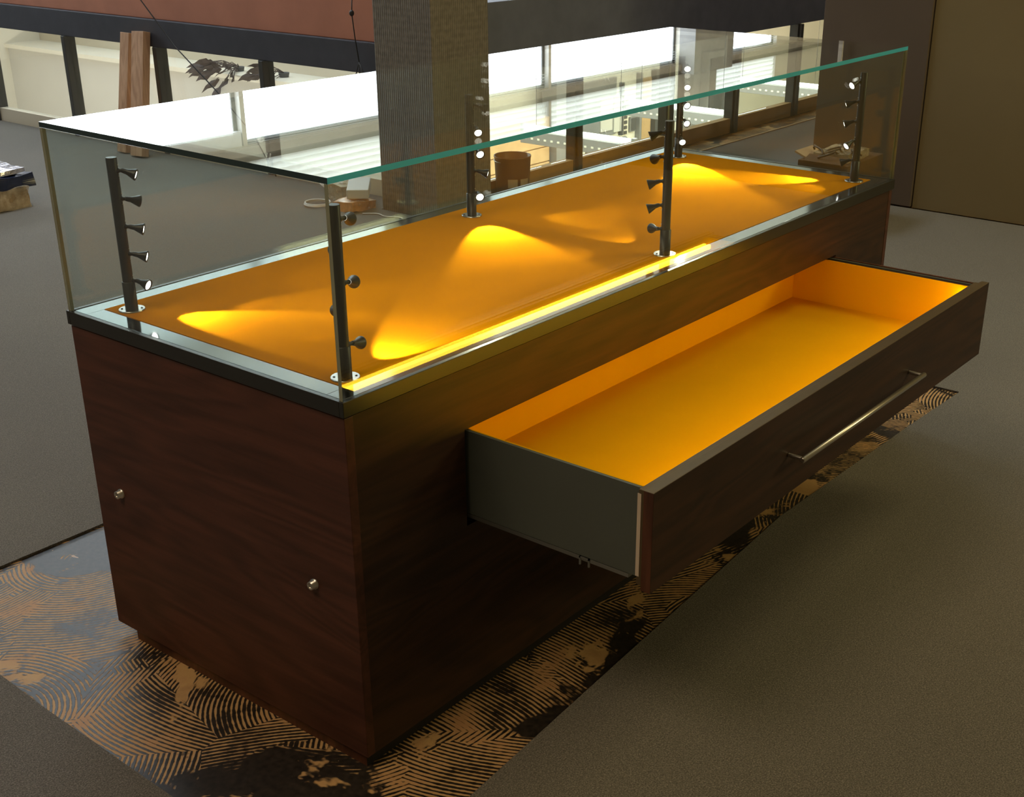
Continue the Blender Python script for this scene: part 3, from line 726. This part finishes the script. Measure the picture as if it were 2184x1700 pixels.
# bucket beside the column
bc = (3.755, 2.742, 0.0005)
t = thing('paint_bucket', 'round brown bucket with two pale labels beside the column at the kerb', 'bucket', bc)
MB().lathe(bc, (0, 0, 1), [(0, 0.080), (0.004, 0.084), (0.225, 0.095), (0.231, 0.098), (0.238, 0.097), (0.236, 0.092), (0.01, 0.080)], 32, cap=False).lathe(bc, (0, 0, 1), [(0.0, 0.08), (0.001, 0.08)], 24).build('shell', 'bucket_brown', t)
for w0 in (-2.72, -2.0):
    vs = []; fs = []
    for k in range(7):
        a = w0 + 0.55*k/6
        for zz in (0.085, 0.128): vs.append((bc[0]+(0.0865+0.05*zz)*math.cos(a)*1.008, bc[1]+(0.0865+0.05*zz)*math.sin(a)*1.008, bc[2]+zz))
    for k in range(6): fs.append((2*k, 2*k+2, 2*k+3, 2*k+1))
    MB().add(vs, fs).build('paper_label', 'label_cream', t)
hp = [(bc[0]+0.099*math.cos(a), bc[1]+0.099*math.sin(a)*0.95, 0.232-0.02*math.sin(a*0.5)) for a in [PI*q/14 for q in range(15)]]
MB().tube(hp, 0.0025, 6).build('handle', 'steel', t)

# cables hanging over the left balustrade
o = MB().tube([(3.36, 5.20, 1.03), (3.335, 5.19, 0.90), (3.335, 4.91, 0.655), (3.335, 4.57, 0.435), (3.335, 4.28, 0.22), (3.335, 4.12, 0.0125)], 0.004, 6).build('hanging_cable', 'cable_dark')
tag(o, 'thin dark cable slanting down across the balustrade glass from the red board', 'cable')
t = thing('weighted_string', 'thin dark cord with a round bead and three loose ends near the column', 'cord', (3.34, 3.435, 0.60))
MB().tube([(3.39, 3.435, 1.028), (3.345, 3.435, 1.0), (3.34, 3.438, 0.925), (3.34, 3.425, 0.808), (3.34, 3.405, 0.69)], 0.003, 6).build('cord', 'cable_dark', t)
MB().ball((3.34, 3.438, 0.925), 0.013, 0, 12, (1, 1, 1.2)).build('bead', 'cable_dark', t)
for dy in (0.045, -0.0, -0.05): MB().tube([(3.34, 3.405, 0.69), (3.335, 3.40+dy*0.5, 0.64), (3.335, 3.40+dy, 0.585)], 0.003, 6).build('loose_end', 'cable_dark', t)

# dark leafy plants on the ledge across the well
def plant(x, y, h, n, spread, label, seed):
    random.seed(seed)
    t = thing('potted_plant', label, 'plant', (x, y, 0.1455))
    MB().lathe((x, y, 0.1455), (0, 0, 1), [(0, 0.035), (0.03, 0.042), (0.034, 0.043), (0.034, 0.036), (0.025, 0.034)], 16).build('pot', 'grey_dark', t)
    st = MB()
    for k in range(n):
        w_ = random.uniform(-1, 1)*spread; root = Vector((x, y, 0.18))
        tip = Vector((x-random.uniform(0.19, 0.27), y+w_, 0.18+random.uniform(-1.0, 0.55)*h*(1.15-abs(w_)/spread)))
        st.tube([root, root.lerp(tip, 0.5)+Vector((0, 0, 0.03)), tip], 0.003, 5)
        d = (tip-root).normalized(); s2 = d.cross(Vector((1, 0.2, 0))).normalized(); w = random.uniform(0.016, 0.034); l = random.uniform(0.09, 0.17)
        p = [tip-d*l*0.5, tip+s2*w+Vector((0.012, 0, 0)), tip+d*l*0.3+s2*w*0.5, tip+d*l*0.6-Vector((0, 0, 0.02)), tip+d*l*0.3-s2*w*0.5, tip-s2*w+Vector((0.012, 0, 0)), tip+Vector((-0.008, 0, 0))]
        MB().add(p, [(0, 1, 6), (1, 2, 6), (2, 3, 6), (3, 4, 6), (4, 5, 6), (5, 0, 6)]).build('leaf', 'leaf_dark', t)
    st.build('stems', 'leaf_dark', t)
plant(5.34, 6.86, 0.20, 26, 0.24, 'wide dark leaved plant trailing over the ledge across the well', 3)
plant(5.34, 6.33, 0.17, 12, 0.12, 'narrow dark leaved plant trailing over the ledge, nearer the column', 5)
